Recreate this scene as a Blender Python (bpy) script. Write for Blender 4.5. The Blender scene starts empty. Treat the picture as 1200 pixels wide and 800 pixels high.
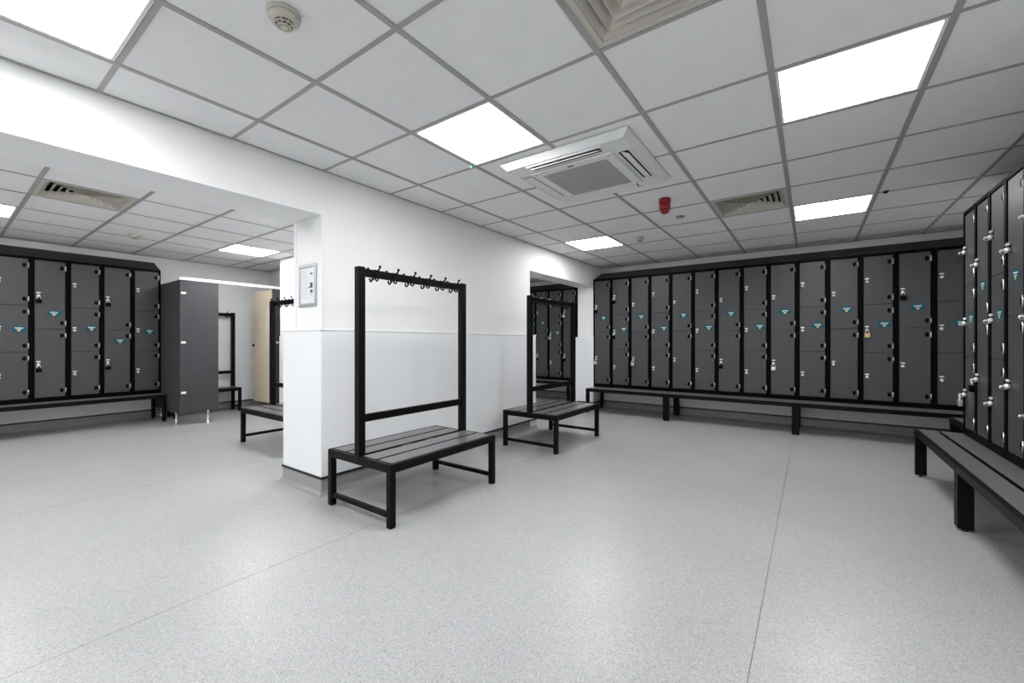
import bpy, math, random
from mathutils import Vector, Matrix
random.seed(7)
PI = math.pi
scene = bpy.context.scene
COL = scene.collection

# ------------------------------------------------------------------ camera, world, exposure
CAM_Z = 1.12
cam_data = bpy.data.cameras.new('camera')
cam = bpy.data.objects.new('camera', cam_data)
COL.objects.link(cam)
cam.location = (0, 0, CAM_Z)
cam.rotation_euler = (PI / 2, 0, 0.6257)
cam_data.sensor_width = 36.0
cam_data.lens = 36.0 * 490.9 / 1200.0
cam_data.shift_x = (600 - 595.6) / 1200.0
cam_data.shift_y = (400.8 - 400) / 1200.0
cam_data.clip_start = 0.02
scene.camera = cam

world = bpy.data.worlds.new('world')
scene.world = world
world.use_nodes = True
world.node_tree.nodes['Background'].inputs[0].default_value = (0.8, 0.85, 0.9, 1)
world.node_tree.nodes['Background'].inputs[1].default_value = 0.02

vs = scene.view_settings
vs.view_transform = 'Standard'
vs.look = 'None'
vs.gamma = 1.0
vs.use_curve_mapping = False
vs.exposure = 0.0
LAMP = 24.0          # strength of the ceiling light panels

# ------------------------------------------------------------------ materials
def mat(name, color, rough=0.5, metal=0.0, spec=0.5, noise=None, bump=None, emit=None, aniso=None):
    m = bpy.data.materials.new(name)
    m.use_nodes = True
    nt = m.node_tree
    b = nt.nodes['Principled BSDF']
    b.inputs['Base Color'].default_value = (*color, 1)
    b.inputs['Roughness'].default_value = rough
    b.inputs['Metallic'].default_value = metal
    b.inputs['Specular IOR Level'].default_value = spec
    if emit:
        b.inputs['Emission Color'].default_value = (*emit[0], 1)
        b.inputs['Emission Strength'].default_value = emit[1]
    if noise or bump:
        tc = nt.nodes.new('ShaderNodeTexCoord')
        mp = nt.nodes.new('ShaderNodeMapping')
        nt.links.new(tc.outputs['Object'], mp.inputs[0])
    if noise:                       # (scale, amount, detail, stretch)
        sc, amt, det, st = noise
        mp.inputs['Scale'].default_value = st
        n = nt.nodes.new('ShaderNodeTexNoise')
        n.inputs['Scale'].default_value = sc
        n.inputs['Detail'].default_value = det
        nt.links.new(mp.outputs[0], n.inputs['Vector'])
        r = nt.nodes.new('ShaderNodeMapRange')
        r.inputs['From Min'].default_value = 0.25
        r.inputs['From Max'].default_value = 0.75
        r.inputs['To Min'].default_value = 1 - amt
        r.inputs['To Max'].default_value = 1 + amt
        nt.links.new(n.outputs['Fac'], r.inputs['Value'])
        mx = nt.nodes.new('ShaderNodeVectorMath')
        mx.operation = 'SCALE'
        mx.inputs[0].default_value = color
        nt.links.new(r.outputs[0], mx.inputs['Scale'])
        nt.links.new(mx.outputs[0], b.inputs['Base Color'])
    if bump:                        # (scale, strength)
        n2 = nt.nodes.new('ShaderNodeTexNoise')
        n2.inputs['Scale'].default_value = bump[0]
        n2.inputs['Detail'].default_value = 3
        nt.links.new(tc.outputs['Object'], n2.inputs['Vector'])
        bp = nt.nodes.new('ShaderNodeBump')
        bp.inputs['Strength'].default_value = bump[1]
        bp.inputs['Distance'].default_value = 0.002
        nt.links.new(n2.outputs['Fac'], bp.inputs['Height'])
        nt.links.new(bp.outputs[0], b.inputs['Normal'])
    return m

ONE = (1, 1, 1)
M = {}
M['wall'] = mat('white_wall_paint', (0.86, 0.865, 0.87), 0.55, noise=(3, 0.015, 3, ONE), bump=(220, 0.08))
M['clad'] = mat('white_hygienic_cladding', (0.83, 0.845, 0.86), 0.32, noise=(2, 0.012, 2, ONE))
M['soffit'] = mat('ceiling_board_white', (0.72, 0.72, 0.72), 0.8)
M['tile'] = mat('ceiling_tile_mineral', (0.83, 0.835, 0.84), 0.85, noise=(9, 0.025, 4, ONE), bump=(500, 0.25))
M['grid'] = mat('ceiling_grid_grey', (0.36, 0.36, 0.345), 0.5)
M['black'] = mat('black_powder_coat', (0.0035, 0.0035, 0.0042), 0.42, spec=0.12)
M['carcass'] = mat('black_locker_steel', (0.0022, 0.0022, 0.0026), 0.45, spec=0.05)
M['door'] = mat('dark_grey_laminate', (0.066, 0.066, 0.070), 0.42, spec=0.4, noise=(26, 0.05, 3, (1, 1, 0.06)))
M['slope'] = mat('charcoal_top_panel', (0.040, 0.040, 0.041), 0.5, spec=0.15)
M['slat'] = mat('grey_bench_slat', (0.135, 0.135, 0.14), 0.3, noise=(30, 0.06, 3, (1, 0.06, 1)))
M['chrome'] = mat('polished_steel', (0.92, 0.92, 0.93), 0.30, 1.0)
M['latch'] = mat('bright_plated_latch', (0.90, 0.90, 0.91), 0.40, 0.55)
M['steel'] = mat('brushed_steel', (0.70, 0.69, 0.66), 0.35, 1.0)
M['alu'] = mat('satin_aluminium', (0.50, 0.51, 0.53), 0.35, 0.9)
M['plastic'] = mat('black_plastic', (0.002, 0.002, 0.0024), 0.45, spec=0.06)
M['rubber'] = mat('rubber_foot', (0.02, 0.02, 0.02), 0.7)
M['teal'] = mat('teal_sticker', (0.005, 0.098, 0.138), 0.4, spec=0.2)
M['print_white'] = mat('white_print', (0.75, 0.85, 0.88), 0.4)
M['print_yellow'] = mat('yellow_print', (0.72, 0.58, 0.16), 0.4)
M['print_black'] = mat('black_print', (0.012, 0.014, 0.012), 0.4)
M['brass'] = mat('brass', (0.78, 0.56, 0.26), 0.3, 0.85)
M['cap'] = mat('black_capping', (0.012, 0.012, 0.013), 0.5)
M['cubicle'] = mat('charcoal_cubicle_laminate', (0.058, 0.054, 0.060), 0.42, spec=0.4)
M['pale'] = mat('pale_maple_laminate', (0.84, 0.70, 0.54), 0.45, noise=(14, 0.06, 3, (1, 1, 0.08)))
M['rail'] = mat('white_headrail', (0.85, 0.85, 0.86), 0.35)
M['beige'] = mat('beige_grille', (0.56, 0.53, 0.465), 0.5)
M['dark'] = mat('dark_void', (0.02, 0.02, 0.019), 0.9)
M['acwhite'] = mat('white_abs', (0.76, 0.765, 0.77), 0.42)
M['acgrey'] = mat('grey_filter_mesh', (0.40, 0.395, 0.385), 0.7)
M['red'] = mat('red_plastic', (0.30, 0.012, 0.016), 0.35)
M['cream'] = mat('cream_plastic', (0.55, 0.52, 0.45), 0.45)
M['greyp'] = mat('grey_plastic', (0.30, 0.30, 0.30), 0.5)
M['lamp'] = mat('lamp_diffuser', (0.9, 0.9, 0.9), 0.5, emit=((1.0, 1.0, 1.0), LAMP))
M['frame_white'] = mat('white_lamp_frame', (0.8, 0.8, 0.8), 0.4)
M['green'] = mat('green_indicator', (0.05, 0.6, 0.3), 0.4, emit=((0.1, 1.0, 0.5), 3.0))
M['paper'] = mat('printed_paper', (0.74, 0.77, 0.80), 0.6)
M['ink'] = mat('printed_ink', (0.06, 0.065, 0.08), 0.6)
M['ink_light'] = mat('printed_light_ink', (0.55, 0.59, 0.64), 0.6)
M['screed'] = mat('screed_grey', (0.20, 0.20, 0.195), 0.8)  # grey base slab that shows in the open sheet seams

def floor_material(name, dark=1.0):
    m = bpy.data.materials.new(name)
    m.use_nodes = True
    nt = m.node_tree
    L = nt.links.new
    b = nt.nodes['Principled BSDF']
    tc = nt.nodes.new('ShaderNodeTexCoord')
    base = nt.nodes.new('ShaderNodeTexNoise')
    base.inputs['Scale'].default_value = 1.3
    base.inputs['Detail'].default_value = 4
    L(tc.outputs['Object'], base.inputs['Vector'])
    r0 = nt.nodes.new('ShaderNodeMapRange')
    r0.inputs['From Min'].default_value = 0.3
    r0.inputs['From Max'].default_value = 0.7
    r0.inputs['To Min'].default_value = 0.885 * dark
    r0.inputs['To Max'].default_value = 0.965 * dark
    L(base.outputs['Fac'], r0.inputs['Value'])
    # fine speckle: two cell noises
    v = nt.nodes.new('ShaderNodeTexVoronoi')
    v.inputs['Scale'].default_value = 260
    L(tc.outputs['Object'], v.inputs['Vector'])
    sep = nt.nodes.new('ShaderNodeSeparateColor')
    L(v.outputs['Color'], sep.inputs[0])
    ramp = nt.nodes.new('ShaderNodeValToRGB')
    e = ramp.color_ramp.elements
    e[0].position = 0.0
    e[0].color = (0.27, 0.275, 0.28, 1)
    e[1].position = 0.2
    e[1].color = (0.395, 0.402, 0.408, 1)
    for p, c in ((0.55, (0.425, 0.432, 0.438, 1)), (0.82, (0.45, 0.457, 0.462, 1)), (0.97, (0.54, 0.55, 0.55, 1))):
        q = e.new(p)
        q.color = c
    L(sep.outputs[0], ramp.inputs[0])
    mx = nt.nodes.new('ShaderNodeVectorMath')
    mx.operation = 'SCALE'
    L(ramp.outputs[0], mx.inputs[0])
    L(r0.outputs[0], mx.inputs['Scale'])
    L(mx.outputs[0], b.inputs['Base Color'])
    wear = nt.nodes.new('ShaderNodeTexNoise')
    wear.inputs['Scale'].default_value = 2.2
    wear.inputs['Detail'].default_value = 5
    L(tc.outputs['Object'], wear.inputs['Vector'])
    r1 = nt.nodes.new('ShaderNodeMapRange')
    r1.inputs['From Min'].default_value = 0.3
    r1.inputs['From Max'].default_value = 0.7
    r1.inputs['To Min'].default_value = 0.30
    r1.inputs['To Max'].default_value = 0.37
    L(wear.outputs['Fac'], r1.inputs['Value'])
    L(r1.outputs[0], b.inputs['Roughness'])
    n = nt.nodes.new('ShaderNodeTexNoise')
    n.inputs['Scale'].default_value = 160
    L(tc.outputs['Object'], n.inputs['Vector'])
    bp = nt.nodes.new('ShaderNodeBump')
    bp.inputs['Strength'].default_value = 0.10
    bp.inputs['Distance'].default_value = 0.0015
    L(n.outputs['Fac'], bp.inputs['Height'])
    L(bp.outputs[0], b.inputs['Normal'])
    b.inputs['Specular IOR Level'].default_value = 0.5
    return m
M['floor'] = floor_material('speckled_grey_vinyl')
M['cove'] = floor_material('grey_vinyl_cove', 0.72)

# ------------------------------------------------------------------ mesh helpers
class MB:
    """collects shapes, links them as ONE mesh object"""
    def __init__(self):
        self.v, self.f, self.m, self.s = [], [], [], []
        self.mats = []
    def mi(self, mt):
        if mt is None:
            return 0
        if mt not in self.mats:
            self.mats.append(mt)
        return self.mats.index(mt)
    def add(self, vs_, fs_, mt=None, smooth=False):
        o = len(self.v)
        i = self.mi(mt)
        self.v += [tuple(p) for p in vs_]
        for f in fs_:
            self.f.append(tuple(k + o for k in f))
            self.m.append(i)
            self.s.append(smooth)
        return self
    def box(self, x0, x1, y0, y1, z0, z1, mt=None):
        vs_ = [(x, y, z) for z in (z0, z1) for y in (y0, y1) for x in (x0, x1)]
        fs_ = [(0, 2, 3, 1), (4, 5, 7, 6), (0, 1, 5, 4), (2, 6, 7, 3), (0, 4, 6, 2), (1, 3, 7, 5)]
        return self.add(vs_, fs_, mt)
    def cbox(self, x0, x1, y0, y1, z0, z1, c=0.003, mt=None):
        """box with chamfered edges"""
        X, Y, Z = (x0, x1), (y0, y1), (z0, z1)
        vs_, idx = [], {}
        for ix in (0, 1):
            for iy in (0, 1):
                for iz in (0, 1):
                    sx, sy, sz = (c, -c)[ix], (c, -c)[iy], (c, -c)[iz]
                    p = (X[ix], Y[iy], Z[iz])
                    idx[ix, iy, iz, 0] = len(vs_); vs_.append((p[0], p[1] + sy, p[2] + sz))
                    idx[ix, iy, iz, 1] = len(vs_); vs_.append((p[0] + sx, p[1], p[2] + sz))
                    idx[ix, iy, iz, 2] = len(vs_); vs_.append((p[0] + sx, p[1] + sy, p[2]))
        g = lambda *k: idx[k]
        fs_ = []
        for a in (0, 1):
            q = [g(a, 0, 0, 0), g(a, 1, 0, 0), g(a, 1, 1, 0), g(a, 0, 1, 0)]
            fs_.append(q if a else q[::-1])
            q = [g(0, a, 0, 1), g(1, a, 0, 1), g(1, a, 1, 1), g(0, a, 1, 1)]
            fs_.append(q[::-1] if a else q)
            q = [g(0, 0, a, 2), g(1, 0, a, 2), g(1, 1, a, 2), g(0, 1, a, 2)]
            fs_.append(q if a else q[::-1])
        for a in (0, 1):
            for b in (0, 1):
                q = [g(0, a, b, 1), g(1, a, b, 1), g(1, a, b, 2), g(0, a, b, 2)]
                fs_.append(q if (a + b) % 2 == 0 and False else q)
                q = [g(a, 0, b, 0), g(a, 1, b, 0), g(a, 1, b, 2), g(a, 0, b, 2)]
                fs_.append(q)
                q = [g(a, b, 0, 0), g(a, b, 1, 0), g(a, b, 1, 1), g(a, b, 0, 1)]
                fs_.append(q)
        for a in (0, 1):
            for b in (0, 1):
                for d in (0, 1):
                    fs_.append((g(a, b, d, 0), g(a, b, d, 1), g(a, b, d, 2)))
        # fix winding against the centre
        ctr = Vector(((x0 + x1) / 2, (y0 + y1) / 2, (z0 + z1) / 2))
        out = []
        for f in fs_:
            p = [Vector(vs_[k]) for k in f]
            n = (p[1] - p[0]).cross(p[2] - p[0])
            m_ = sum(p, Vector()) / len(p) - ctr
            out.append(f if n.dot(m_) > 0 else tuple(f)[::-1])
        return self.add(vs_, out, mt)
    def lathe(self, prof, n=24, c=(0, 0, 0), axis='z', mt=None, smooth=True):
        """profile of (r, h) pairs spun about an axis; ends closed"""
        vs_, fs_ = [], []
        for r, h in prof:
            for k in range(n):
                a = 2 * PI * k / n
                p = (r * math.cos(a), r * math.sin(a), h)
                if axis == 'y':
                    p = (p[0], h, -p[1])
                elif axis == 'x':
                    p = (h, p[0], p[1])
                vs_.append((p[0] + c[0], p[1] + c[1], p[2] + c[2]))
        for i in range(len(prof) - 1):
            for k in range(n):
                a, b = i * n + k, i * n + (k + 1) % n
                fs_.append((a, b, b + n, a + n))
        fs_.append(tuple(range(n))[::-1])
        fs_.append(tuple(range((len(prof) - 1) * n, len(prof) * n)))
        return self.add(vs_, fs_, mt, smooth)
    def tube(self, pts, r, n=8, mt=None):
        pts = [Vector(p) for p in pts]
        vs_, fs_ = [], []
        for i, p in enumerate(pts):
            t = (pts[min(i + 1, len(pts) - 1)] - pts[max(i - 1, 0)]).normalized()
            u = t.cross(Vector((0, 1, 0)))
            if u.length < 0.1:
                u = t.cross(Vector((1, 0, 0)))
            u.normalize()
            w = t.cross(u)
            for k in range(n):
                a = 2 * PI * k / n
                vs_.append(p + u * r * math.cos(a) + w * r * math.sin(a))
        for i in range(len(pts) - 1):
            for k in range(n):
                a, b = i * n + k, i * n + (k + 1) % n
                fs_.append((a, b, b + n, a + n))
        fs_.append(tuple(range(n))[::-1])
        fs_.append(tuple(range((len(pts) - 1) * n, len(pts) * n)))
        return self.add(vs_, fs_, mt, True)
    def prism(self, poly, a0, a1, axis='x', mt=None):
        """polygon extruded along an axis; poly in the two other axes"""
        n = len(poly)
        def P(u, w, a):
            return {'x': (a, u, w), 'y': (u, a, w), 'z': (u, w, a)}[axis]
        vs_ = [P(u, w, a0) for u, w in poly] + [P(u, w, a1) for u, w in poly]
        fs_ = [tuple(range(n)), tuple(range(n, 2 * n))[::-1]]
        fs_ += [(i, i + n, (i + 1) % n + n, (i + 1) % n) for i in range(n)]
        return self.add(vs_, fs_, mt)
    def mesh(self, name, default):
        me = bpy.data.meshes.new(name)
        me.from_pydata(self.v, [], self.f)
        ms = self.mats if self.mats else [default]
        for m_ in ms:
            me.materials.append(M[m_])
        me.polygons.foreach_set('material_index', self.m)
        me.polygons.foreach_set('use_smooth', self.s)
        me.update()
        import bmesh
        bm = bmesh.new()
        bm.from_mesh(me)
        bmesh.ops.recalc_face_normals(bm, faces=bm.faces)
        bm.to_mesh(me)
        bm.free()
        return me
    def build(self, name, default, parent=None, loc=(0, 0, 0)):
        o = bpy.data.objects.new(name, self.mesh(name, default))
        COL.objects.link(o)
        o.location = loc
        if parent is not None:
            o.parent = parent
        return o

CACHE = {}
def piece(key, make, name, default, parent, loc=(0, 0, 0)):
    """object that shares cached mesh data"""
    if key not in CACHE:
        mb = MB()
        make(mb)
        CACHE[key] = mb.mesh(name, default)
    o = bpy.data.objects.new(name, CACHE[key])
    COL.objects.link(o)
    o.location = loc
    o.parent = parent
    return o

def tag(o, label, cat, group=None):
    o['label'] = label
    o['category'] = cat
    if group:
        o['group'] = group
    return o

def thing(name, label, cat, loc=(0, 0, 0), rz=0.0, group=None):
    o = bpy.data.objects.new(name, None)
    o.empty_display_size = 0.1
    COL.objects.link(o)
    o.location = loc
    o.rotation_euler = (0, 0, rz)
    return tag(o, label, cat, group)

def struct(name, mb, m, label=None):
    o = mb.build(name, m)
    o['kind'] = 'structure'
    if label:
        o['label'] = label
    return o

# ------------------------------------------------------------------ dimensions
CEIL = CAM_Z + 1.2583          # underside of the ceiling grid
XW = -2.915                    # changing-room face of the middle wall
XWB = -3.307                   # its other face
YP = 1.693                     # free end of the middle wall (big opening)
YJ1, YJ2 = 4.50, 6.43          # second opening
YB = 6.78                      # back wall
XR = 1.43                      # right wall
XL = -7.90                     # left wall of the far area
YF = -3.0                      # wall behind the camera
YPART = 3.14                   # partition at the end of the far area
YREC = 3.60
YC = 7.47                      # back wall of the room beyond the second opening
XC = -6.10
DADO = 1.205
CAPZ = 0.118
ZL1, ZL2 = 2.055, 2.037        # lintel undersides
TOP = CEIL + 0.35
T = 0.15

# ------------------------------------------------------------------ floor
fl = struct('floor', MB().box(XL - T, XR + T, YF - T, YC + T, -0.12, -0.006), 'screed',
            'light grey speckled vinyl floor with welded seams')
seams = [XL - T, -6.20, -4.19, -2.18, -0.17, XR + T]
for a, b in zip(seams[:-1], seams[1:]):
    MB().box(a + 0.0013, b - 0.0013, YF - T, YC + T, -0.006, 0.0).build('vinyl_sheet', 'floor', fl)

# ------------------------------------------------------------------ walls
wm = MB()
wm.box(XWB, XW, YP, YJ1, 0, TOP)                       # pier between the two openings
wm.box(XWB, XW, -1.6, YP, ZL1, TOP)                    # lintel of the large opening
wm.box(XWB, XW, YF, -1.6, 0, TOP)
wm.box(-3.19, XW, YJ1, YJ2, ZL2, TOP)                  # lintel of the second opening
wm.box(-3.19, XW, YJ2, YC + T, 0, TOP)
wall_middle = struct('wall_middle', wm, 'wall', 'white middle wall with two wide openings')
struct('wall_back', MB().box(XW, XR + T, YB, YB + T, 0, TOP), 'wall', 'white wall behind the long locker row')
struct('wall_right', MB().box(XR, XR + T, YF, YB, 0, TOP), 'wall', 'white wall behind the lockers with the seat bench')
struct('wall_front', MB().box(XL - T, XR + T, YF - T, YF, 0, TOP), 'wall')
struct('wall_left', MB().box(XL - T, XL, YF, YREC + T, 0, TOP), 'wall', 'white wall behind the lockers beside the cubicle')
wp = MB()
wp.box(-6.56, XWB, YPART, YREC + T, 0, TOP)
wp.box(XL, -6.56, YREC, YREC + T, 0, TOP)
wall_part = struct('wall_partition', wp, 'wall', 'white partition wall beside the changing cubicle')
wc = MB()
wc.box(XC - T, -3.19, YC, YC + T, 0, TOP)
wc.box(XC - T, XC, YREC + T, YC, 0, TOP)
struct('wall_annex', wc, 'wall', 'white walls of the room seen through the narrower opening')

# cladding on the lower wall: thicker boxing on the far side of the pier
wl = wall_middle
P8 = 0.008
MB().cbox(XW, XW + P8, YP - P8, YJ1, CAPZ, DADO, 0.002).build('wall_cladding', 'clad', wl)
MB().cbox(-3.47, XW, YP - P8, YP, CAPZ, DADO, 0.002).build('wall_cladding', 'clad', wl)
MB().cbox(-3.47, XWB, YP, YPART, 0.0, DADO, 0.002).build('wall_boxing', 'clad', wl)
MB().cbox(XWB, XW + P8, YJ1, YJ1 + 0.14, 0.0, DADO, 0.002).build('wall_boxing', 'clad', wl)
MB().cbox(-3.235, XW, YJ2 - P8, YJ2, CAPZ, DADO, 0.002).build('wall_cladding', 'clad', wl)
MB().cbox(XW, XW + P8, YJ2 - P8, 6.44, CAPZ, DADO, 0.002).build('wall_cladding', 'clad', wl)
MB().cbox(-6.56 - P8, -3.47, YPART - P8, YPART, CAPZ, DADO, 0.002).build('wall_cladding', 'clad', wall_part)
# dado edge trims
for a, b in ((YP - 0.012, YJ1 + 0.144), (YJ2 - 0.012, 6.44)):
    MB().cbox(XW, XW + 0.012, a, b, DADO, DADO + 0.012, 0.002).build('dado_trim', 'rail', wl)
MB().cbox(-3.474, XW + 0.012, YP - 0.012, YP, DADO, DADO + 0.012, 0.002).build('dado_trim', 'rail', wl)
MB().cbox(-6.56, -3.47, YPART - 0.012, YPART, DADO, DADO + 0.012, 0.002).build('dado_trim', 'rail', wall_part)
# corner beads of the openings
def bead(x, y, z0, z1, sx, sy, parent=wl):
    mb = MB()
    mb.box(min(x, x - sx * 0.032), max(x, x - sx * 0.032), min(y, y + sy * 0.003), max(y, y + sy * 0.003), z0, z1)
    mb.box(min(x, x + sx * 0.003), max(x, x + sx * 0.003), min(y + sy * 0.003, y - sy * 0.032), max(y + sy * 0.003, y - sy * 0.032), z0, z1)
    return mb.build('corner_bead', 'rail', parent)
bead(XW, YP, DADO + 0.012, ZL1, 1, -1)
bead(XWB, YP, DADO, ZL1, -1, -1)
bead(XW, YJ1, DADO + 0.012, ZL2 + 0.03, 1, 1)
bead(XW, YJ2, DADO + 0.012, ZL2, 1, -1)
bead(-3.19, YJ2, DADO, ZL2, -1, -1)

# coved skirting with black capping, swept along the wall line (room on the left of the direction)
def sweep(poly, prof):
    pts = [Vector((p[0], p[1])) for p in poly]
    n = len(pts)
    nor = []
    for i in range(n - 1):
        d = (pts[i + 1] - pts[i]).normalized()
        nor.append(Vector((-d.y, d.x)))
    vs_, fs_ = [], []
    k = len(prof)
    for i in range(n):
        if i == 0:
            m_ = nor[0]
        elif i == n - 1:
            m_ = nor[-1]
        else:
            m_ = nor[i - 1] + nor[i]
            m_ = m_ / max(0.2, m_.dot(nor[i]))
        for off, z in prof:
            q = pts[i] + m_ * off
            vs_.append((q.x, q.y, z))
    for i in range(n - 1):
        for j in range(k):
            a, b = i * k + j, i * k + (j + 1) % k
            fs_.append((a, b, b + k, a + k))
    fs_.append(tuple(range(k)))
    fs_.append(tuple(range((n - 1) * k, n * k))[::-1])
    return vs_, fs_
cprof = [(0.0, 0.0), (0.0, CAPZ), (0.007, CAPZ), (0.0075, 0.05)]
for j in range(6):
    a = PI / 2 * j / 5
    cprof.append((0.0078 + 0.036 * (1 - math.cos(a)), 0.0385 - 0.036 * math.sin(a) - 0.0005))
cprof.append((0.0475, 0.0))
kprof = [(0.0, CAPZ - 0.006), (0.0, CAPZ + 0.012), (0.013, CAPZ + 0.012), (0.013, CAPZ - 0.006)]
def skirting(name, poly):
    mb = MB()
    mb.add(*sweep(poly, cprof))
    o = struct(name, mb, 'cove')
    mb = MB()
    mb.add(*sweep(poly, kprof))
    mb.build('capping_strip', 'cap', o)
skirting('baseboard_middle', [(-3.19, YJ1 + 0.14), (XW, YJ1 + 0.14), (XW, YP), (-3.47, YP), (-3.47, YPART), (-6.56, YPART), (-6.56, YREC), (XL, YREC), (XL, YF)])
skirting('baseboard_back', [(XR, YF), (XR, YB), (XW, YB), (XW, YJ2), (-3.19, YJ2), (-3.19, YC), (XC, YC)])

# ------------------------------------------------------------------ suspended ceiling
ceil = struct('ceiling', MB().box(XL - T, XR + T, YF - T, YC + T, CEIL + 0.20, CEIL + 0.24), 'soffit',
              'white suspended tile ceiling with grey grid')
LIGHTS, VENTS = set(), set()
GX0, GY0, G = -2.5495, 0.502, 0.6
LX0 = -4.80
def ceiling_area(x0, x1, y0, y1, gx0, holes, main_along_y):
    """tiles and tee bars of one rectangular ceiling area; holes: cells with lamps or vents"""
    i0, i1 = math.floor((x0 - gx0) / G), math.ceil((x1 - gx0) / G)
    j0, j1 = math.floor((y0 - GY0) / G), math.ceil((y1 - GY0) / G)
    for i in range(i0, i1):
        a, b = max(x0, gx0 + i * G), min(x1, gx0 + (i + 1) * G)
        if b - a < 0.02:
            continue
        for j in range(j0, j1):
            c, d = max(y0, GY0 + j * G), min(y1, GY0 + (j + 1) * G)
            if d - c < 0.02 or (i, j) in holes:
                continue
            w, h = round(b - a, 4), round(d - c, 4)
            piece(('tile', w, h), lambda mb: mb.box(0, w, 0, h, 0, 0.015), 'ceiling_tile', 'tile', ceil, (a, c, CEIL + 0.003 + random.random() * 0.0015))
    wa, wb = (0.027, 0.021) if main_along_y else (0.021, 0.027)
    for i in range(i0 + 1, i1):
        x = gx0 + i * G
        if x0 + 0.01 < x < x1 - 0.01:
            mb = MB().box(x - wa / 2, x + wa / 2, y0, y1, CEIL - (0.0012 if main_along_y else 0), CEIL + 0.003)
            mb.box(x - 0.002, x + 0.002, y0, y1, CEIL + 0.003, CEIL + 0.04)
            mb.build('ceiling_tee', 'grid', ceil)
    for j in range(j0 + 1, j1):
        y = GY0 + j * G
        if y0 + 0.01 < y < y1 - 0.01:
            mb = MB().box(x0, x1, y - wb / 2, y + wb / 2, CEIL - (0 if main_along_y else 0.0012), CEIL + 0.003)
            mb.build('ceiling_tee', 'grid', ceil)
    # wall angle round the edge
    e = 0.02
    for q in ((x0, x0 + e, y0, y1), (x1 - e, x1, y0, y1), (x0 + e, x1 - e, y0, y0 + e), (x0 + e, x1 - e, y1 - e, y1)):
        MB().box(q[0], q[1], q[2], q[3], CEIL + 0.0005, CEIL + 0.003).build('wall_angle', 'grid', ceil)

main_lights = [(0, -1), (1, 2), (0, 7), (4, 3), (4, 7), (4, -1), (0, -5), (4, -5)]
main_vents = [(3, 1), (3, 6)]
ac_cells = [(1, 3), (2, 3), (1, 4), (2, 4)]
ceiling_area(XW, XR, YF, YB, GX0, set(main_lights + main_vents), True)
left_lights = [(-3, 3), (-3, -1), (-3, -5), (1, 3), (1, -1), (1, -5)]  # cells hidden behind the lintel are added lamps that brighten this area
left_vents = [(-1, 0)]
# far area: cells counted from x = -4.80
ceiling_area(XL, XWB, YF, YPART, LX0, set(left_lights + left_vents), False)
ceiling_area(XL, -6.56, YPART, YREC, LX0, set(), False)
annex_lights = [(0, 7)]
ceiling_area(XC, -3.19, YREC + T, YC, LX0, set(annex_lights), False)

def lamp(gx, cell, label, led=False):
    x, y = gx + cell[0] * G, GY0 + cell[1] * G
    t = thing('ceiling_light', label, 'light', (x + G / 2, y + G / 2, CEIL + 0.001), 0, 'recessed square light panels')
    h = 0.2875
    mb = MB()
    for q in ((-h, h, -h, -h + 0.014), (-h, h, h - 0.014, h), (-h, -h + 0.014, -h + 0.014, h - 0.014), (h - 0.014, h, -h + 0.014, h - 0.014)):
        mb.box(q[0], q[1], q[2], q[3], 0.0, 0.02)
    mb.box(-h, h, -h, h, 0.02, 0.03)
    mb.build('frame', 'frame_white', t)
    MB().box(-h + 0.014, h - 0.014, -h + 0.014, h - 0.014, 0.003, 0.012).build('diffuser', 'lamp', t)
    if led:
        MB().lathe([(0.0015, -0.006), (0.006, -0.004), (0.007, 0.0)], 10, (-0.33, -0.02 + 0.3, 0)).build('indicator', 'green', t)
lamp(GX0, (0, -1), 'glowing square ceiling panel over the lintel of the large opening')
lamp(GX0, (1, 2), 'glowing square ceiling panel touching the air conditioning cassette, green indicator at its corner', True)
lamp(GX0, (0, 7), 'glowing square ceiling panel between the middle wall and the long back locker row')
lamp(GX0, (4, 3), 'glowing square ceiling panel in line with the other one beside the far louvred vent')
lamp(GX0, (4, 7), 'glowing square ceiling panel beside the far louvred vent and the long locker row')
lamp(GX0, (4, -1), 'glowing square ceiling panel in line with the panels beside the side locker row')
lamp(GX0, (0, -5), 'glowing square ceiling panel beside the middle wall farthest from the long locker row')
lamp(GX0, (4, -5), 'glowing square ceiling panel by the end wall facing the long locker row')
lamp(LX0, (-3, 3), 'glowing square ceiling panel above the front of the changing cubicle')
lamp(LX0, (-3, -1), 'glowing square ceiling panel in front of the lockers beside the cubicle')
lamp(LX0, (-3, -5), 'glowing square ceiling panel of the cubicle area by the end wall')
lamp(LX0, (1, 3), 'added unseen fill light panel between the middle wall and the partition by the cubicle')  # this lamp and the next behind the wall: unseen, added as fill
lamp(LX0, (1, -1), 'added unseen fill light panel just behind the lintel of the large opening')
lamp(LX0, (1, -5), 'added unseen fill light panel behind the middle wall by the end wall')
lamp(LX0, (0, 7), 'glowing square ceiling panel in the room beyond the narrower opening')

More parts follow.
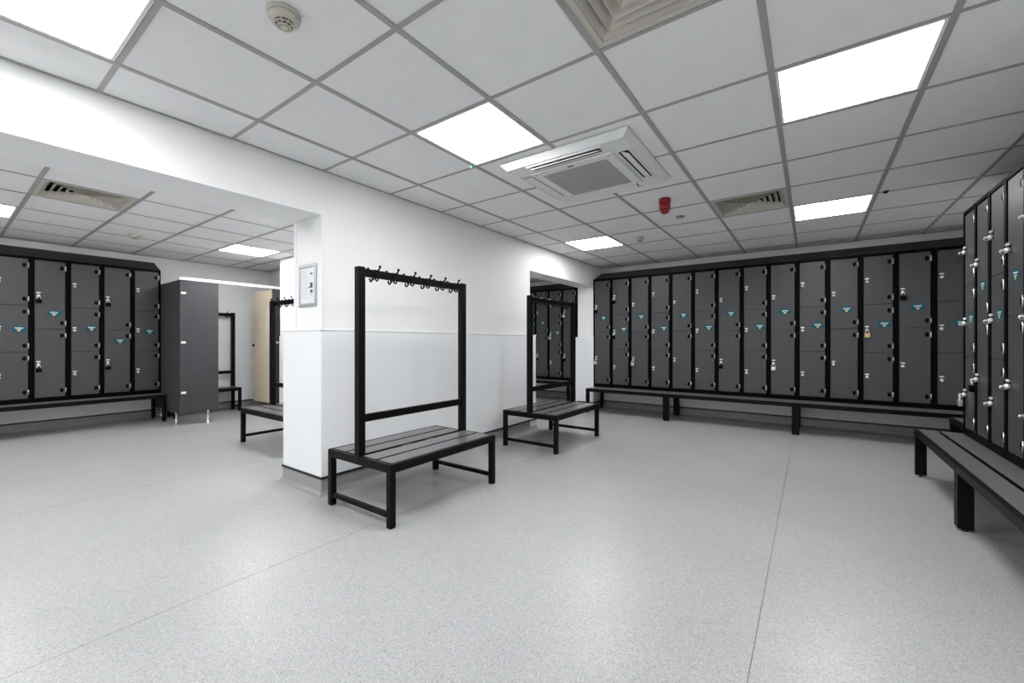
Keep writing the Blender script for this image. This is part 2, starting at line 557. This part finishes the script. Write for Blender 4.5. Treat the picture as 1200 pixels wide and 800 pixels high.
def vent(gx, cell, label):
    x, y = gx + cell[0] * G, GY0 + cell[1] * G
    t = thing('ceiling_diffuser', label, 'vent', (x + G / 2, y + G / 2, CEIL + 0.001), 0, 'louvred ceiling diffusers')
    h = 0.2875
    def ring(mb, r0, z0, r1, z1, th):
        """square cone blade, flaring downward and outward"""
        for k in range(4):
            c, s = (1, 0, -1, 0)[k], (0, 1, 0, -1)[k]
            def R(u, w, z):
                return (u * c - w * s, u * s + w * c, z)
            vs_ = [R(r0, -r0, z0), R(r0, r0, z0), R(r1, r1, z1), R(r1, -r1, z1),
                   R(r0 + th, -r0 - th, z0), R(r0 + th, r0 + th, z0), R(r1 + th, r1 + th, z1), R(r1 + th, -r1 - th, z1)]
            mb.add(vs_, [(0, 1, 2, 3), (7, 6, 5, 4), (0, 4, 5, 1), (2, 6, 7, 3), (0, 3, 7, 4), (1, 5, 6, 2)])
    mb = MB()
    for q in ((-h, h, -h, -h + 0.028), (-h, h, h - 0.028, h), (-h, -h + 0.028, -h + 0.028, h - 0.028), (h - 0.028, h, -h + 0.028, h - 0.028)):
        mb.box(q[0], q[1], q[2], q[3], 0.0, 0.008)
    mb.build('frame', 'beige', t)
    mb = MB().box(-h, h, -h, h, 0.095, 0.10)
    for q in ((-h, h, -h, -h + 0.004), (-h, h, h - 0.004, h), (-h, -h + 0.004, -h + 0.004, h - 0.004), (h - 0.004, h, -h + 0.004, h - 0.004)):
        mb.box(q[0], q[1], q[2], q[3], 0.008, 0.095)
    mb.build('plenum', 'dark', t)
    for k in range(6):
        r1 = 0.254 - k * 0.042
        mb = MB()
        ring(mb, r1 - 0.032, 0.040, r1 - 0.002, 0.004, 0.002)
        ring(mb, r1 - 0.002, 0.004, r1 - 0.0005, 0.0005, 0.004)
        mb.build('louvre', 'beige', t)
    MB().box(-0.014, 0.014, -0.014, 0.014, 0.03, 0.045).build('hub', 'beige', t)
vent(GX0, (3, 1), 'beige louvred ceiling vent with no lit panel adjoining it, over the open floor')
vent(GX0, (3, 6), 'beige louvred vent next to the lit panel before the long locker row')
vent(LX0, (-1, 0), 'beige louvred vent beyond the lintel in the cubicle area')

# ------------------------------------------------------------------ air conditioning cassette
def cassette():
    x0, x1, y0, y1 = -1.79, -0.865, 2.385, 3.290
    cx_, cy_ = (x0 + x1) / 2, (y0 + y1) / 2
    t = thing('air_conditioner', 'square white air conditioning cassette with grey centre grille on the ceiling', 'air conditioner', (cx_, cy_, CEIL - 0.002))
    a, b = 0.4625, 0.425
    z0, z1 = 0.0, -0.042
    mb = MB()
    vs_ = [(-a, -a, z0), (a, -a, z0), (a, a, z0), (-a, a, z0), (-a, -a, z0 - 0.008), (a, -a, z0 - 0.008), (a, a, z0 - 0.008), (-a, a, z0 - 0.008),
           (-b, -b, z1), (b, -b, z1), (b, b, z1), (-b, b, z1)]
    r1 = 0.415      # inner edge of the outer border where the slots begin
    fs_ = [(0, 1, 2, 3)] + [(k, (k + 1) % 4, (k + 1) % 4 + 4, k + 4) for k in range(4)] + [(k + 4, (k + 1) % 4 + 4, (k + 1) % 4 + 8, k + 8) for k in range(4)]
    mb.add(vs_, fs_ + [(8, 9, 10, 11)])
    mb.build('fascia', 'acwhite', t)
    # raised plates leave the four air slots between them
    zc = z1
    mb = MB()
    mb.cbox(-0.305, 0.305, -0.305, 0.305, zc - 0.016, zc, 0.006)
    mb.build('inner_frame', 'acwhite', t)
    MB().cbox(-0.24, 0.24, -0.24, 0.24, zc - 0.019, zc - 0.014, 0.002).build('grille_panel', 'acgrey', t)
    mb = MB()
    for k in range(24):
        u = -0.23 + 0.46 * k / 23
        mb.box(-0.237, 0.237, u - 0.0035, u + 0.0035, zc - 0.0215, zc - 0.019)
    o = mb.build('grille_slats', 'acgrey', t)
    for k in range(4):
        rz = k * PI / 2
        s_ = MB().box(-0.25, 0.25, -0.392, -0.328, zc - 0.0012, zc - 0.0002).build('air_slot', 'dark', t)
        s_.rotation_euler = (0, 0, rz)
        f = MB().cbox(-0.245, 0.245, -0.008, 0.058, -0.003, 0.003, 0.002).build('vane', 'acwhite', t, (0, 0, 0))
        tilt = 0.42 if k < 2 else 0.10
        f.matrix_local = Matrix.Rotation(rz, 4, 'Z') @ Matrix.Translation((0, -0.386, zc - (0.007 if k >= 2 else 0.018))) @ Matrix.Rotation(tilt if k < 2 else 0.05, 4, 'X')
        e = MB().cbox(-0.275, 0.275, -0.412, -0.396, zc - 0.010, zc, 0.003).build('slot_lip', 'acwhite', t)
        e.rotation_euler = (0, 0, rz)
    for (u, w) in ((-0.275, 0.275), (0.275, 0.275), (0.275, -0.275), (-0.275, -0.275)):
        MB().lathe([(0.006, -0.0175), (0.008, -0.0165), (0.008, -0.015)], 10, (u, w, zc)).build('screw_cover', 'greyp', t)
    MB().cbox(-0.02, 0.02, -0.282, -0.270, zc - 0.0185, zc - 0.0155, 0.001).build('sensor', 'plastic', t)
cassette()

# ------------------------------------------------------------------ small ceiling devices
def smoke_detector(x, y, label, r=0.058, ring=True):
    t = thing('smoke_detector', label, 'smoke detector', (x, y, CEIL + 0.003))
    MB().lathe([(r, 0), (r * 1.02, -0.006), (r * 0.98, -0.013)], 28).build('base', 'cream', t)
    MB().lathe([(r * 0.96, -0.013), (r * 0.95, -0.024), (r * 0.80, -0.034), (r * 0.62, -0.038)], 28).build('body', 'cream', t)
    MB().lathe([(r * 0.58, -0.038), (r * 0.57, -0.043)], 28).build('sensing_gap', 'plastic', t)
    for k, q in enumerate((0.60, 0.42)):
        mb = MB()
        n = 28
        vs_, fs_ = [], []
        for (rr, zz) in ((r * q, -0.043 - k * 0.006), (r * (q - 0.10), -0.043 - k * 0.006), (r * (q - 0.10), -0.047 - k * 0.006), (r * q, -0.047 - k * 0.006)):
            vs_ += [(rr * math.cos(2 * PI * i / n), rr * math.sin(2 * PI * i / n), zz) for i in range(n)]
        for m_ in range(4):
            for i in range(n):
                a, b = m_ * n + i, m_ * n + (i + 1) % n
                c, d = ((m_ + 1) % 4) * n + (i + 1) % n, ((m_ + 1) % 4) * n + i
                fs_.append((a, b, c, d))
        mb.add(vs_, fs_, None, False)
        mb.build('cage_ring', 'cream', t)
    MB().lathe([(r * 0.22, -0.043), (r * 0.24, -0.055), (r * 0.16, -0.058)], 18).build('cap', 'cream', t)
    mb = MB()
    for k in range(8):
        a = k * PI / 4
        c, s = math.cos(a), math.sin(a)
        w = 0.003
        p0, p1 = r * 0.12, r * 0.6
        vs_ = [(p0 * c - w * s, p0 * s + w * c, -0.044), (p1 * c - w * s, p1 * s + w * c, -0.039), (p1 * c + w * s, p1 * s - w * c, -0.039), (p0 * c + w * s, p0 * s - w * c, -0.044)]
        vs_ += [(v[0], v[1], v[2] - 0.006) for v in vs_]
        mb.add(vs_, [(0, 1, 2, 3), (7, 6, 5, 4), (0, 4, 5, 1), (1, 5, 6, 2), (2, 6, 7, 3), (3, 7, 4, 0)])
    mb.build('cage_ribs', 'cream', t)
    for a in (0.4, 2.2, 4.0):
        MB().lathe([(0.0025, -0.0275), (0.0035, -0.0255)], 8, (r * 0.89 * math.cos(a), r * 0.89 * math.sin(a), 0)).build('led_dot', 'plastic', t)
smoke_detector(-1.64, 0.80, 'cream smoke detector with slotted nose on the ceiling near the large opening')
smoke_detector(-1.674, 5.02, 'cream smoke detector on the ceiling beside the lit panel by the middle wall', 0.052)
smoke_detector(-6.445, 1.425, 'cream smoke detector on the ceiling in the cubicle area', 0.058)

t = thing('fire_sounder', 'red fire alarm sounder hanging from the ceiling beyond the air conditioner', 'alarm', (-1.044, 3.801, CEIL + 0.003))
MB().lathe([(0.050, 0), (0.050, -0.03), (0.048, -0.034)], 28).build('base', 'red', t)
MB().lathe([(0.046, -0.034), (0.047, -0.085), (0.043, -0.095)], 28).build('body', 'red', t)
MB().lathe([(0.036, -0.095), (0.035, -0.118), (0.028, -0.126)], 28).build('horn', 'red', t)
t = thing('motion_sensor', 'small flat grey ceiling sensor next to the red alarm sounder', 'sensor', (-1.065, 4.422, CEIL + 0.003))
MB().lathe([(0.042, 0), (0.043, -0.006), (0.036, -0.011)], 24).build('ring', 'greyp', t)
MB().lathe([(0.030, -0.011), (0.024, -0.018), (0.010, -0.022)], 20).build('lens', 'alu', t)
t = thing('ceiling_smudge_dome', 'tiny dark dome standing in for a smudge on the ceiling beside the lit panel before the locker row', 'sensor', (0.506, 4.676, CEIL + 0.003))  # made-up dome in place of an unidentified dark smudge on the tile
MB().lathe([(0.026, 0), (0.026, -0.004), (0.022, -0.008)], 20).build('ring', 'greyp', t)
MB().lathe([(0.020, -0.008), (0.015, -0.016), (0.006, -0.020)], 16).build('lens', 'plastic', t)

# ------------------------------------------------------------------ benches
SEAT = 0.385
def hook_mesh(mb):
    """double coat hook, wall plate at x = 0, prongs towards +x; z measured from the rail centre"""
    mb.cbox(0, 0.004, -0.009, 0.009, -0.040, 0.028, 0.001)
    mb.tube([(0.002, 0, 0.012), (0.018, 0, 0.016), (0.038, 0, 0.022), (0.049, 0, 0.032), (0.051, 0, 0.037)], 0.0055, 7)
    mb.lathe([(0.003, 0.033), (0.008, 0.037), (0.0095, 0.043), (0.007, 0.049), (0.002, 0.051)], 10, (0.051, 0, 0))
    mb.tube([(0.002, 0, -0.030), (0.008, 0, -0.042), (0.018, 0, -0.048), (0.029, 0, -0.045), (0.033, 0, -0.034)], 0.0055, 7)
    mb.lathe([(0.002, -0.036), (0.0075, -0.032), (0.007, -0.026), (0.002, -0.024)], 10, (0.033, 0, 0))

def cloak_bench(label, loc, rz, W=0.67, L=1.025, sides=(-1, 1), depth_slats=4):
    t = thing('cloakroom_bench', label, 'bench', loc, rz, 'changing benches with hook rails')
    w, lg = 0.042, 0.042
    for x in (0, W - w):
        for y in (0, L - lg):
            def leg(mb):
                mb.cbox(0, w, 0, lg, 0.006, SEAT - 0.05, 0.003)
            o = piece('cloak_leg', leg, 'leg', 'black', t, (x, y, 0))
            piece('cloak_foot', lambda mb: mb.cbox(0.002, w - 0.002, 0.002, lg - 0.002, 0, 0.008, 0.001), 'foot', 'rubber', o)
    z0, z1 = SEAT - 0.052, SEAT
    for x in (0, W - 0.025):
        piece(('cside', L), lambda mb: mb.cbox(0, 0.025, 0, L, z0, z1, 0.003), 'side_rail', 'black', t, (x, 0, 0))
    for y in (0, L - 0.03):
        piece(('cend', W), lambda mb: mb.cbox(0, W - 0.05, 0, 0.03, z0, z1 - 0.001, 0.003), 'end_rail', 'black', t, (0.025, y, 0))
    n = depth_slats
    gap, mid = 0.022, (0.044 if n == 4 else 0.0)
    inner = W - 0.05 - 0.006
    sw = (inner - mid - gap * (n - 2 if n == 4 else n - 1)) / n
    x = 0.028
    xs = []
    for k in range(n):
        xs.append(x)
        x += sw + (mid if (n == 4 and k == 1) else gap)
    for x in xs:
        piece(('cslat', round(sw, 4), L), lambda mb: (mb.box(0, sw, 0.032, L - 0.032, SEAT - 0.022, SEAT - 0.0015, 'black'), mb.cbox(0.001, sw - 0.001, 0.032, L - 0.032, SEAT - 0.0015, SEAT + 0.002, 0.001, 'slat')), 'slat', 'slat', t, (x, 0, 0))
    for k in range(n - 1):
        if n == 4 and k == 1:
            continue
        gx = xs[k] + sw + gap / 2
        piece(('cbat', L), lambda mb: mb.box(-0.022, 0.022, 0.031, L - 0.031, SEAT - 0.030, SEAT - 0.0225), 'batten', 'black', t, (gx, 0, 0))
    for y in (L * 0.40, L * 0.62):
        piece(('cbrace', W), lambda mb: mb.box(0.026, W - 0.026, -0.02, 0.02, SEAT - 0.05, SEAT - 0.0305), 'cross_brace', 'black', t, (0, y, 0))
        if n == 4:
            piece('cblock', lambda mb: mb.cbox(-0.021, 0.021, -0.04, 0.04, SEAT - 0.0305, SEAT - 0.003, 0.002), 'spacer', 'black', t, (W / 2, y, 0))
    for y in (0.008, L - 0.034):
        piece(('cstr', W), lambda mb: mb.cbox(w - 0.002, W - w + 0.002, 0, 0.026, 0.058, 0.088, 0.002), 'stretcher', 'black', t, (0, y, 0))
    ux = W / 2 if n == 4 else 0.025
    for y in (-0.002, L - 0.048):
        piece('cup', lambda mb: mb.cbox(-0.025, 0.025, 0, 0.05, SEAT - 0.052, 1.608, 0.003), 'upright', 'black', t, (ux, y, 0))
    piece(('ctop', L), lambda mb: mb.cbox(-0.0125, 0.0125, 0.046, L - 0.046, 1.548, 1.600, 0.003), 'hook_rail', 'black', t, (ux, 0, 0))
    piece(('cmid', L), lambda mb: mb.cbox(-0.0125, 0.0125, 0.046, L - 0.046, 0.600, 0.650, 0.003), 'back_rail', 'black', t, (ux, 0, 0))
    for s in sides:
        for k in range(6):
            y = 0.13 + (L - 0.26) * k / 5
            h = piece('chook', hook_mesh, 'coat_hook', 'black', t, (ux + s * 0.0125, y, 1.574))
            if s < 0:
                h.rotation_euler = (0, 0, PI)
    return t
cloak_bench('black framed double bench with hook rail beside the free end of the middle wall', (-2.70, 1.612, 0), 0)
cloak_bench('black framed double bench with hook rail in front of the narrower opening', (-2.715, 3.655, 0), 0)
cloak_bench('black framed double bench with hook rail in the cubicle area behind the white pier', (-4.155, 2.045, 0), PI / 2)
cloak_bench('black single bench with hook rail inside the changing cubicle', (-7.845, 2.10, 0), 0, W=0.30, L=0.90, sides=(1,), depth_slats=2)

LSEAT = 0.39
def locker_bench(label, loc, rz, L, depth, slats, group):
    """bench that carries lockers; local x along the row, front at y = 0, y backwards"""
    t = thing('locker_bench', label, 'bench', loc, rz, group)
    lw, ld = 0.038, 0.07
    for x in (0.0, L - lw):
        for y in (0.004, depth - ld):
            o = piece('lb_leg', lambda mb: mb.cbox(0, lw, 0, ld, 0.014, LSEAT - 0.045, 0.003), 'leg', 'black', t, (x, y, 0))
            piece('lb_foot', lambda mb: mb.lathe([(0.014, 0), (0.014, 0.006), (0.007, 0.008), (0.007, 0.016)], 12, (lw / 2, ld / 2, 0)), 'foot', 'rubber', o)
    z0, z1 = LSEAT - 0.05, LSEAT
    for y in (0, depth - 0.025):
        piece(('lbf', L), lambda mb: mb.cbox(0, L, 0, 0.025, z0, z1 - 0.001, 0.003), 'long_rail', 'black', t, (0, y, 0))
    for x in (0, L - 0.025):
        piece(('lbe', depth), lambda mb: mb.cbox(0, 0.025, 0.025, depth - 0.025, z0, z1 - 0.024, 0.003), 'end_rail', 'black', t, (x, 0, 0))
    for a, b in slats:
        piece(('lbs', L, a, b), lambda mb: (mb.box(0.001, L - 0.001, a, b, LSEAT - 0.022, LSEAT - 0.0035, 'black'), mb.cbox(0.001, L - 0.001, a + 0.001, b - 0.001, LSEAT - 0.0035, LSEAT, 0.001, 'slat')), 'slat', 'slat', t)
    for (a, b), (c, d) in zip(slats[:-1], slats[1:]):
        piece(('lbat', L, b, c), lambda mb: mb.box(0.026, L - 0.026, b - 0.012, c + 0.012, LSEAT - 0.030, LSEAT - 0.0225), 'batten', 'black', t)
    for x in (L * 0.33, L * 0.67):
        piece(('lbb', depth), lambda mb: mb.box(-0.03, 0.03, 0.026, depth - 0.026, z0, LSEAT - 0.0305), 'cross_brace', 'black', t, (x, 0, 0))
    return t
DB = 0.64
sl_back = [(0.027, 0.155), (0.169, 0.30), (0.314, 0.45), (0.464, 0.60)]
YBN = 6.10
for (a, b, lb) in ((-2.895, -1.668, 'long low locker bench under the first four lockers beside the narrower opening'),
                   (-1.6675, -0.150, 'long low locker bench under the middle lockers of the long back row'),
                   (-0.1495, 1.385, 'long low locker bench under the back row lockers nearest the corner')):
    locker_bench(lb, (a, YBN, 0), 0, b - a, DB, sl_back, 'benches carrying the long locker row')
DR = 0.69
sl_right = [(0.027, 0.138), (0.160, 0.30), (0.314, 0.48), (0.494, 0.66)]
for k, (a, b, lb) in enumerate(((4.862, 3.622, 'low slatted locker bench with its free end towards the long back row'),
                  (3.6215, 2.378, 'low slatted locker bench in the middle of the side locker row'))):
    locker_bench(lb, (0.702, a, 0), -PI / 2, a - b, DR, sl_right, 'benches carrying the side locker row')
locker_bench('short low bench in the corner between the two locker rows', (1.09, 5.83, 0), -PI / 2, 0.93, 0.315, [(0.027, 0.145), (0.16, 0.288)], None)
DLB = 0.545
sl_left = [(0.027, 0.145), (0.159, 0.28), (0.294, 0.40), (0.414, 0.52)]
for (a, b, lb) in ((0.250, 1.955, 'low locker bench ending at the cubicle side panel'),
                   (-1.450, 0.2495, 'low locker bench under the lockers farther from the cubicle')):
    locker_bench(lb, (-7.325, a, 0), PI / 2, b - a, DLB, sl_left, 'benches carrying the lockers beside the cubicle')
locker_bench('low locker bench seen through the narrower opening', (-5.24, 6.82, 0), 0, 1.655, 0.60, [(0.027, 0.155), (0.169, 0.30), (0.314, 0.45), (0.464, 0.57)], None)

# ------------------------------------------------------------------ lockers
def lock_mesh(mb):
    """steel hasp latch: pivot plate, tab above, protruding staple below; front is -y"""
    mb.cbox(-0.013, 0.013, -0.003, 0, -0.032, 0.028, 0.001, 'plastic')
    mb.cbox(-0.019, 0.019, -0.016, -0.002, 0.012, 0.030, 0.004, 'latch')
    mb.lathe([(0.0165, -0.002), (0.0165, -0.016), (0.012, -0.022)], 14, (0, 0, -0.014), 'y', 'latch')
    mb.cbox(-0.006, 0.006, -0.040, -0.006, -0.020, -0.008, 0.002, 'latch')
    mb.tube([(0, -0.038, -0.010), (0, -0.042, -0.022), (0, -0.036, -0.032), (0, -0.022, -0.033), (0, -0.006, -0.026)], 0.0035, 7, 'chrome')
def hinge_mesh(mb):
    mb.cbox(0.001, 0.011, -0.008, 0.004, -0.030, 0.030, 0.002)
    mb.lathe([(0.0045, -0.032), (0.0045, 0.032)], 10, (0.007, -0.008, 0))
def cover_mesh(mb):
    n = 18
    vs_ = []
    for (q, y) in ((1.0, 0.0), (1.0, -0.004), (0.75, -0.0065)):
        vs_ += [(0.017 * q * math.cos(2 * PI * i / n), y, 0.026 * q * math.sin(2 * PI * i / n)) for i in range(n)]
    fs_ = []
    for m_ in range(2):
        for i in range(n):
            fs_.append((m_ * n + i, m_ * n + (i + 1) % n, (m_ + 1) * n + (i + 1) % n, (m_ + 1) * n + i))
    fs_.append(tuple(range(n)))
    fs_.append(tuple(range(2 * n, 3 * n)))
    mb.add(vs_, fs_)
def sticker_mesh(mb):
    """oval teal number sticker with white line, short line, dark dome and yellow figure; front is -y"""
    n = 28
    a, b = 0.062, 0.041
    def ell(a_, b_, y, cz=0, half=None):
        if half:
            return [(a_ * math.cos(PI + PI * i / (n - 1)), y, cz + b_ * math.sin(PI + PI * i / (n - 1))) for i in range(n)]
        return [(a_ * math.cos(2 * PI * i / n), y, cz + b_ * math.sin(2 * PI * i / n)) for i in range(n)]
    f0, f1 = ell(a, b, 0), ell(a, b, -0.0008)
    mb.add(f0 + f1, [tuple(range(n)), tuple(range(n, 2 * n))[::-1]] + [(i, (i + 1) % n, (i + 1) % n + n, i + n) for i in range(n)], 'teal')
    mb.box(-0.034, 0.034, -0.0012, -0.0009, 0.010, 0.0185, 'print_white')
    d = ell(0.023, 0.033, -0.0012, -0.001, True)
    mb.add(d, [tuple(range(n))], 'print_black')
    mb.box(-0.024, 0.024, -0.0016, -0.0013, -0.005, 0.0005, 'print_white')
    mb.box(-0.011, 0.011, -0.0016, -0.0013, -0.027, -0.008, 'print_yellow')
def padlock(parent_loc, rz, label, body, size=1.25):
    t = thing('padlock', label, 'padlock', parent_loc, rz, 'padlocks hanging on locker latches')
    s = size
    MB().cbox(-0.020 * s, 0.020 * s, -0.010 * s, 0.010 * s, -0.038 * s, 0, 0.003 * s).build('body', body, t)
    pts = [(-0.012 * s, 0, -0.002)]
    for k in range(7):
        a = PI - PI * k / 6
        pts.append((0.012 * s * math.cos(a), 0, 0.014 * s + 0.012 * s * math.sin(a)))
    pts.append((0.012 * s, 0, -0.002))
    MB().tube(pts, 0.0035 * s, 8).build('shackle', 'chrome', t)
    return t

BODY_H = 2.150 - LSEAT
DOOR_Z0, DOOR_Z1 = 0.445 - LSEAT, 2.120 - LSEAT
SLOPE = 0.145
def locker(x0, y0, rz, w, depth, tiers, label, group, sticker=None, locks=(), where='', m=0.027):
    """one locker column standing on its bench; local x along the row, front face at y = 0"""
    t = thing('locker', label, 'locker', (x0, y0, LSEAT), rz, group)
    piece(('carc', w, depth), lambda mb: mb.cbox(0.0005, w - 0.0005, 0.010, depth, 0, BODY_H, 0.002), 'carcass', 'carcass', t)
    piece(('frame', w), lambda mb: (mb.cbox(0.0005, m - 0.003, -0.014, 0.012, 0, BODY_H, 0.002), mb.cbox(w - m + 0.003, w - 0.0005, -0.014, 0.012, 0, BODY_H, 0.002),
          mb.cbox(m - 0.003, w - m + 0.003, -0.014, 0.012, 0, DOOR_Z0 - 0.003, 0.002), mb.cbox(m - 0.003, w - m + 0.003, -0.014, 0.012, DOOR_Z1 + 0.003, BODY_H, 0.002)), 'front_frame', 'carcass', t)
    piece(('slope', w, depth), lambda mb: mb.prism([(0.0, BODY_H), (depth, BODY_H), (depth, BODY_H + SLOPE), (0.0, BODY_H + 0.004)], 0.0012, w - 0.0012, 'x'), 'sloping_top', 'slope', t)
    h = (DOOR_Z1 - DOOR_Z0) / tiers
    dw = w - 2 * m
    for k in range(tiers):
        z0 = DOOR_Z0 + k * h
        hh = h - 0.003
        d = piece(('door', round(dw, 4), tiers), lambda mb: mb.cbox(0, dw, -0.008, 0.010, 0, hh, 0.0025), 'door', 'door', t, (m, 0, z0))
        piece('lock', lock_mesh, 'hasp_latch', 'chrome', d, (0.030, -0.008, hh * 0.5))
        for zz in (0.075, hh - 0.075):
            piece('hinge', hinge_mesh, 'hinge', 'chrome', d, (dw - 0.004, -0.006, zz))
            piece('hcover', cover_mesh, 'hinge_cover', 'plastic', d, (dw - 0.030, -0.0078, zz))
        if sticker is not None and sticker[0] == k:
            piece('sticker', sticker_mesh, 'number_sticker', 'teal', d, (dw * sticker[1], -0.0081, sticker[2] - LSEAT - z0))
    R = Matrix.Rotation(rz, 4, 'Z')
    names = {2: ('lower', 'upper'), 3: ('bottom', 'middle', 'top')}[tiers]
    for (k, col) in locks:
        z0 = DOOR_Z0 + k * h + (h - 0.005) * 0.5 - 0.057
        p = Vector((x0, y0, LSEAT)) + R @ Vector((m + 0.030, -0.044, z0))
        cn = {'plastic': 'black', 'chrome': 'silver', 'brass': 'brass'}[col]
        padlock(p, rz, f'{cn} padlock, {names[k]} door, {where}', col)
    return t

ORD = ['first', 'second', 'third', 'fourth', 'fifth', 'sixth', 'seventh', 'eighth', 'ninth', 'tenth', 'eleventh', 'twelfth', 'thirteenth', 'fourteenth']
def tiername(n):
    return {2: 'two-door', 3: 'three-door'}[n]
# long back row
PB = 0.308
back_locks = {0: [(1, 'plastic'), (0, 'chrome')], 1: [(2, 'plastic'), (1, 'plastic')], 2: [(0, 'chrome')], 6: [(0, 'plastic')], 8: [(0, 'chrome')], 11: [(1, 'brass')], 12: [(1, 'plastic')]}
for k in range(14):
    n = 2 if k % 2 == 0 else 3
    st = (1, 0.60, 1.51) if n == 2 else (1, 0.72, 1.325)
    locker(-2.9135 + PB * k, 6.44, 0, PB, 0.335, n,
           f'{tiername(n)} dark grey locker, {ORD[k]} from the narrower opening in the long back row', 'lockers of the long back row',
           st, back_locks.get(k, ()), f'{ORD[k]} locker from the narrower opening in the back row')
# side row facing the middle wall
PR = 0.2955
side_locks = {0: [(0, 'chrome')], 1: [(0, 'plastic')]}
for k in range(8):
    n = 3 if k % 2 == 0 else 2
    st = (1, 0.62, 1.30) if n == 3 else (1, 0.5, 1.52)
    locker(0.997, 4.826 - PR * k, -PI / 2, PR, 0.335, n,
           f'{tiername(n)} dark grey locker, {ORD[k]} from the free end of the side row', 'lockers of the side row',
           st, side_locks.get(k, ()), f'{ORD[k]} locker from the free end of the side row', m=0.025)
# row beside the cubicle (counted from the cubicle)
PL = 0.309
left_locks = {1: [(1, 'plastic'), (0, 'plastic')], 3: [(1, 'plastic'), (0, 'plastic')]}
left_st = {0: (1, 0.62, 1.27), 1: (0, 0.60, 1.135), 2: (1, 0.72, 1.30), 3: (1, 0.62, 1.475), 4: (1, 0.72, 1.275), 5: (1, 0.6, 1.5)}
for k in range(7):
    n = 3 if k % 2 == 0 else 2
    locker(-7.61, 1.961 - PL * (k + 1), PI / 2, PL, 0.285, n,
           f'{tiername(n)} dark grey locker, {ORD[k]} from the changing cubicle', 'lockers beside the cubicle',
           left_st.get(k), left_locks.get(k, ()), f'{ORD[k]} locker from the cubicle', m=0.026)
# lockers seen through the narrower opening
annex_locks = {0: [(1, 'chrome'), (0, 'plastic')], 1: [(1, 'chrome')], 2: [(0, 'plastic')]}
for k in range(5):
    n = 2 if k % 2 == 0 else 3
    st = (1, 0.60, 1.50) if n == 2 else (1, 0.72, 1.30)
    locker(-3.882 - 0.304 * k, 7.15, 0, 0.304, 0.30, n,
           f'{tiername(n)} dark grey locker beyond the narrower opening, {ORD[k]} from the black end panel', 'lockers beyond the narrower opening',
           None if k == 0 else st, annex_locks.get(k, ()), f'{ORD[k]} locker from the end panel beyond the opening')
tag(MB().cbox(-3.577, -3.44, 7.15, 7.45, 0, 2.29, 0.003).build('end_panel', 'carcass'), 'tall black end panel beside the lockers beyond the narrower opening', 'panel')

# ------------------------------------------------------------------ changing cubicle
cb = thing('changing_cubicle', 'charcoal changing cubicle with white head rail and pale open door', 'cubicle', (-6.82, 1.965, 0))
def cbx(name, x0, x1, y0, y1, z0, z1, m_, parent=cb, c=0.002):
    ox, oy = (-6.82, 1.965) if parent is cb else (0, 0)
    return MB().cbox(x0 - ox, x1 - ox, y0 - oy, y1 - oy, z0, z1, c).build(name, m_, parent)
ZC0, ZC1 = 0.155, 1.955
cbx('side_panel', XL + 0.002, -6.836, 1.965, 1.979, ZC0, ZC1, 'cubicle')
cbx('front_panel', -6.834, -6.820, 1.965, 2.412, ZC0, ZC1, 'cubicle')
cbx('end_post', -6.834, -6.820, 3.145, 3.40, ZC0, ZC1, 'cubicle')
cbx('head_rail', -6.842, -6.812, 1.955, 3.42, ZC1, ZC1 + 0.038, 'rail')
door = cbx('door', -7.52, -6.836, 3.165, 3.181, ZC0, ZC1 - 0.01, 'pale')
mb = MB()
mb.lathe([(0.016, 0), (0.016, -0.012), (0.02, -0.02), (0.014, -0.026)], 14, (-7.485 + 6.82, 3.165 - 1.965, 1.07), 'y')
mb.build('door_knob', 'plastic', door)
for y in (1.985,):
    for z in (0.44, 1.115, 1.78):
        o = MB().cbox(0, 0.006, 0, 0.055, -0.015, 0.015, 0.003).build('bracket', 'latch', cb, (0.0, y - 1.965 - 0.010, z))
for z in (0.44, 1.115):
    MB().cbox(0, 0.006, 0, 0.045, -0.015, 0.015, 0.003).build('bracket', 'latch', cb, (0.0, 3.20 - 1.965, z))
for (x, y) in ((-6.99, 1.972), (-6.827, 2.285), (-7.6, 1.972), (-6.827, 3.30)):
    mb = MB()
    mb.lathe([(0.032, 0), (0.032, 0.005), (0.012, 0.009), (0.012, 0.15), (0.017, 0.153), (0.017, 0.172)], 16)
    mb.build('pedestal_foot', 'steel', cb, (x + 6.82, y - 1.965, 0))

# ------------------------------------------------------------------ framed notice on the pier
nt_ = thing('notice_frame', 'silver snap frame with a printed notice on the end of the white pier', 'notice', (-3.101, YP, 1.39))
hw, hh = 0.121, 0.320
mb = MB()
for q in ((-hw, hw, 0, 0.024), (-hw, hw, hh - 0.024, hh)):
    mb.cbox(q[0], q[1], -0.014, 0, q[2], q[3], 0.004)
for q in ((-hw, -hw + 0.02, 0.022, hh - 0.022), (hw - 0.02, hw, 0.022, hh - 0.022)):
    mb.cbox(q[0], q[1], -0.013, 0, q[2], q[3], 0.004)
mb.build('frame', 'alu', nt_)
sh = MB().box(-hw + 0.018, hw - 0.018, -0.005, -0.001, 0.02, hh - 0.02).build('sheet', 'paper', nt_)
for (a, b, c, d) in ((0.040, 0.068, 0.240, 0.254), (0.036, 0.070, 0.140, 0.180), (0.012, 0.034, 0.140, 0.149), (0.038, 0.070, 0.104, 0.126)):
    MB().box(a, b, -0.0056, -0.0051, c, d).build('picture', 'ink', sh)
mb = MB()
mb.box(0.038, 0.070, -0.0056, -0.0051, 0.086, 0.102)
mb.box(-0.085, -0.04, -0.0056, -0.0051, 0.272, 0.279)
for k in range(17):
    z = 0.262 - k * 0.0125
    mb.box(-0.088, -0.088 + 0.06 + 0.045 * random.random(), -0.0056, -0.0051, z, z + 0.003)
mb.build('text_lines', 'ink_light', sh)
